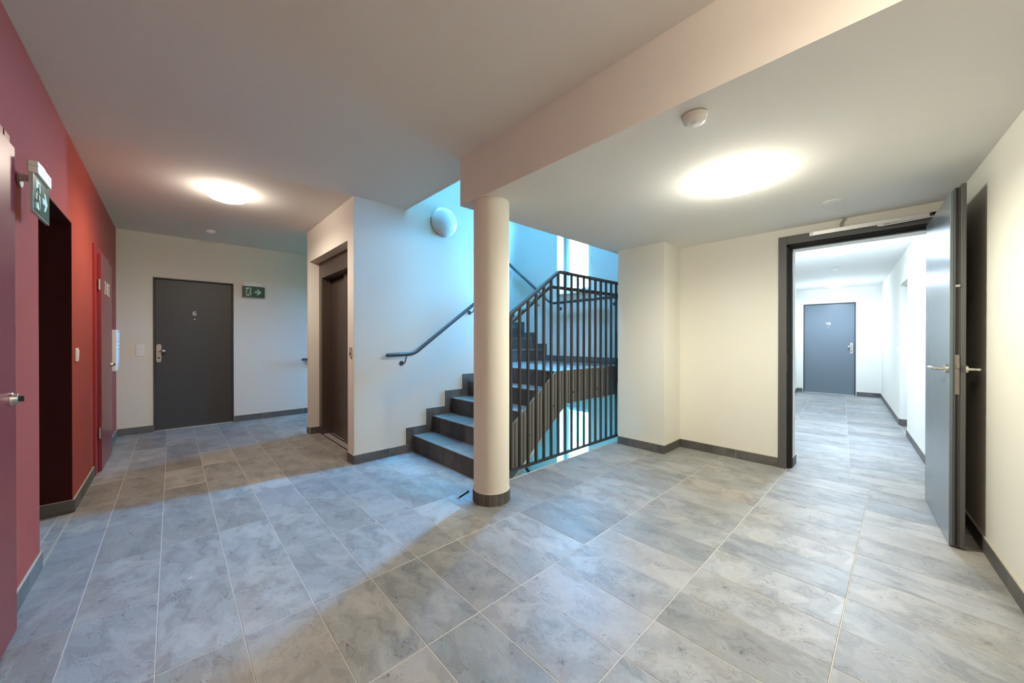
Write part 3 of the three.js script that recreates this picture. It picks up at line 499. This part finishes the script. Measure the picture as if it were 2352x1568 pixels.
// ---------------------------------------------------------------- lamps
function ceilingLamp({ at, r, spot, glow, color, label }, turn) {
  const [x, z] = turn ? toWorld(at[0], at[2]) : [at[0], at[2]];
  const o = thing('ceiling_lamp', label, 'ceiling lamp', [x, at[1], z]);
  part('lamp_base', lathe([[0, 0], [r * 0.93, 0], [r * 0.95, -0.004], [r * 0.95, -0.014], [0, -0.014]]), M.white, o);
  const shade = part('lamp_shade', lathe([[r * 0.95, -0.012], [r, -0.02], [r, -0.035], [r * 0.96, -0.055], [r * 0.82, -0.075], [r * 0.55, -0.09], [r * 0.25, -0.096], [0, -0.097]], 48), std({ color: lin(0.8, 0.8, 0.78), roughness: 0.5, emissive: lin(...color), emissiveIntensity: 9 }), o);
  shade.castShadow = false;
  const s = new THREE.SpotLight(lin(...color), spot, 0, 1.56, 0.5, 2); s.position.set(0, -0.105, 0); s.target.position.set(0, -1, 0); s.shadow.radius = 6; s.castShadow = true; s.name = 'lamp_beam'; o.add(s, s.target); s.target.name = 'lamp_aim';
  const p = new THREE.PointLight(lin(...color), glow, 0, 2); p.position.set(0, -0.06, 0); p.shadow.radius = 3; p.castShadow = true; p.name = 'lamp_glow'; o.add(p);
  return o;
}
for (const l of LAMPS) ceilingLamp(l);
for (const l of CORRIDOR_LAMPS) ceilingLamp(l, true);
{
  const o = thing('wall_lamp', 'unlit round opal lamp high on the stair wall', 'wall lamp', [2.375, 2.655, ZS]);
  part('lamp_base', lathe([[0, 0], [0.165, 0], [0.165, 0.014], [0, 0.014]]).rotateX(Math.PI / 2), M.white, o);
  part('lamp_shade', lathe([[0.164, 0.012], [0.172, 0.02], [0.172, 0.034], [0.165, 0.052], [0.14, 0.072], [0.09, 0.088], [0.04, 0.094], [0, 0.095]], 48).rotateX(Math.PI / 2), M.opal, o);
}
// ---------------------------------------------------------------- detectors and small ceiling things
function detector(at, label, R = 0.052, turn) {
  const o = thing('smoke_detector', label, 'smoke detector', at);
  part('base', lathe([[0, 0], [R, 0], [R, -0.012], [R * 0.94, -0.014], [0, -0.014]]), M.white, o);
  const b = part('housing', lathe([[R * 0.9, -0.013], [R * 0.92, -0.026], [R * 0.86, -0.034], [R * 0.62, -0.042], [R * 0.55, -0.043], [0, -0.044]]), M.white, o);
  part('test_button', lathe([[R * 0.36, -0.043], [R * 0.34, -0.047], [0, -0.048]], 24), M.white, b).position.set(-0.006, 0, 0.006);
  part('status_light', new THREE.SphereGeometry(0.0022, 8, 6), M.letter, b, [R * 0.35, -0.043, -R * 0.4]);
}
detector([1.835, HR, -0.68], 'white round smoke detector on the low ceiling beside its left edge', 0.056);
detector([0.375, HL, -6.22], 'small white smoke detector on the high ceiling near the far wall', 0.05);
{ const [x, z] = toWorld(8.1, -0.085); detector([x, 2.45, z], 'faint white smoke detector on the bright corridor ceiling', 0.05); }
single('ceiling_cover', lathe([[0, 0], [0.068, 0], [0.068, -0.003], [0.064, -0.006], [0.0, -0.007]], 36).translate(3.77, HR, -0.362), M.white, 'flat round white cover plate on the low ceiling above the open door', 'cover plate');

// ---------------------------------------------------------------- switches, call button, wall box
function switchPlate(at, turn, h, label, gang = 1, w = 0.082) {
  const o = thing('light_switch', label, 'light switch', at, turn);
  part('cover_frame', rb(-w / 2, w / 2, -h / 2, h / 2, 0, 0.009, 0.003, 2), M.white, o);
  for (let k = 0; k < gang; k++) { const hh = (h - 0.022) / gang, y0 = -h / 2 + 0.011 + k * hh; const r = part('rocker', rb(-w / 2 + 0.012, w / 2 - 0.012, y0 + 0.002, y0 + hh - 0.002, 0.007, 0.013, 0.002, 2), M.white, o); r.rotation.x = k === gang - 1 ? 0.03 : 0; }
  return o;
}
switchPlate([-0.315, 1.11, ZF], 0, 0.158, 'white double switch plate on the far wall left of the dark grey door', 2, 0.08);
switchPlate([-0.53, 1.14, -4.25], Math.PI / 2, 0.1, 'small white rocker switch on the red wall right of the dark recess', 1, 0.082);
{ const [x, z] = toWorld(UE, 0.352); switchPlate([x, 1.04, z], TURN - Math.PI / 2, 0.082, 'pale white switch beside door ten at the corridor end'); }
{ const [x, z] = toWorld(8.02, WR); switchPlate([x, 1.11, z], TURN + Math.PI, 0.1, 'faint white switch on the corridor right wall beyond the niche'); }
{
  const o = thing('call_button', 'small steel lift call button plate on the corner wall', 'call button', [XE, 1.128, -3.83], -Math.PI / 2);
  part('plate', rb(-0.022, 0.022, -0.052, 0.052, 0, 0.012, 0.003, 2), M.alu, o);
  const k = part('button', new THREE.CylinderGeometry(0.012, 0.012, 0.006, 20).rotateX(Math.PI / 2), M.steel, o, [0, -0.015, 0.013]);
  part('button_ring', new THREE.TorusGeometry(0.0135, 0.0015, 6, 24).translate(0, 0, 0.001), M.black, k);
}
{
  const o = thing('wall_cabinet', 'narrow white wall box on the red wall in the far left corner', 'wall box', [-0.53, 0, 0]);
  const b = part('housing', rb(0, 0.045, 0.88, 1.375, -6.70, -6.40, 0.004, 2), M.white, o);
  part('cover', rb(0.042, 0.051, 0.89, 1.365, -6.69, -6.41, 0.003, 2), M.white, o);
  const vent = std({ color: lin(0.35, 0.34, 0.33), roughness: 0.6 });
  for (const y of [1.352, 1.235, 1.185, 1.14]) part('vent_slot', bx(0.0505, 0.0515, y - 0.004, y + 0.004, -6.66, -6.44), vent, o);
}
// ---------------------------------------------------------------- exit signs
function exitSign(at, turn, label, standOff) { // local +z out of the wall
  const o = thing('exit_sign', label, 'exit sign', at, turn), W = 0.29, H = 0.165, z = standOff;
  const h = part('lamp_housing', [rb(-0.122, 0.118, 0.066, 0.122, z - 0.017, z + 0.015, 0.004, 2), rb(-0.05, 0.03, 0.118, 0.131, z - 0.013, z + 0.012, 0.004, 2)], M.white, o);
  part('seam', bx(-0.1225, 0.1185, 0.098, 0.0995, z - 0.0165, z + 0.0155), M.cable, h);
  part('wall_bracket', [rb(0.085, 0.115, 0.08, 0.11, 0.0, z - 0.016, 0.003, 1), new THREE.CylinderGeometry(0.032, 0.032, 0.008, 28).rotateX(Math.PI / 2).translate(0.1, 0.08, 0.004)], M.white, o);
  const panel = part('sign_panel', rb(-W / 2, W / 2, -H / 2 - 0.02, H / 2 - 0.02, z - 0.004, z + 0.004, 0.003, 2), M.signGreen, o);
  part('edge_rim', [bx(-W / 2 - 0.003, -W / 2 + 0.001, -H / 2 - 0.02, H / 2 - 0.02, z - 0.008, z + 0.003), bx(-W / 2, W / 2, -H / 2 - 0.026, -H / 2 - 0.0195, z - 0.008, z + 0.003)], M.acrylic, panel);
  const flat = (pts, zz) => extrude(pts.map(([a, b]) => [a, b]), 0.0008).translate(0, -0.02, zz);
  const zf = z + 0.004, K = 0.001;
  const door = [[-0.1, -0.062], [-0.1, 0.066], [-0.03, 0.066], [-0.03, -0.062]];
  const picture = part('door_symbol', flat(door, zf), M.signPale, panel);
  const limb = (x0, y0, x1, y1, w) => { const a = Math.atan2(y1 - y0, x1 - x0), nx = -Math.sin(a) * w, ny = Math.cos(a) * w; return [[x0 + nx, y0 + ny], [x1 + nx, y1 + ny], [x1 - nx, y1 - ny], [x0 - nx, y0 - ny]]; };
  const man = [arc(-0.053, 0.048, 0.0115, 0, Math.PI * 2, 18), limb(-0.060, 0.034, -0.072, -0.008, 0.0105), limb(-0.058, 0.030, -0.088, 0.026, 0.0055), limb(-0.086, 0.028, -0.096, 0.008, 0.0052), limb(-0.06, 0.029, -0.042, 0.012, 0.0055), limb(-0.044, 0.013, -0.028, 0.008, 0.005), limb(-0.068, -0.004, -0.05, -0.034, 0.0075), limb(-0.05, -0.032, -0.042, -0.064, 0.0062), limb(-0.074, -0.004, -0.08, -0.032, 0.0075), limb(-0.079, -0.03, -0.112, -0.030, 0.006)];
  part('running_figure_symbol', man.map((m) => flat(m, zf + K * 0.9)), M.signGreen, picture);
  part('arrow_symbol', flat([[0.012, 0.014], [0.06, 0.014], [0.036, 0.043], [0.062, 0.043], [0.103, 0], [0.062, -0.043], [0.036, -0.043], [0.06, -0.014], [0.012, -0.014]], zf), M.signPale, panel);
}
exitSign([0.935, 2.022, ZF], 0, 'green exit sign with running figure and arrow, right of the far grey door', 0.035);
exitSign([-0.53, 1.93, -2.765], Math.PI / 2, 'green exit sign with arrow on the red wall above the dark recess edge', 0.08);

// ---------------------------------------------------------------- small things on the floor
{
  const o = thing('door_stop', 'small flat steel floor bracket behind the column foot', 'bracket', [1.70, 0, -2.40], 0.35);
  part('foot_plate', rb(-0.06, 0.075, 0.0, 0.006, -0.02, 0.02, 0.002, 1), M.steel, o);
  part('upstand', rb(-0.06, 0.075, 0.005, 0.022, 0.008, 0.014, 0.002, 1), M.black, o);
}
{
  const g = extrude([[-0.016, -0.006], [-0.004, -0.001], [0.012, 0.010], [0.016, 0.007], [0.004, -0.004], [-0.01, -0.010]], 0.002, 0.0005).scale(0.7, 0.7, 0.7).rotateX(-Math.PI / 2);
  single('paper_scrap', g.translate(0.065, 0.002, -2.544), M.white, 'tiny white scrap lying on the tile floor', 'scrap');
}

scene.traverse((o) => { if (o.isMesh && o.name !== 'lamp_shade') o.castShadow = true; });
renderer.render(scene, camera);
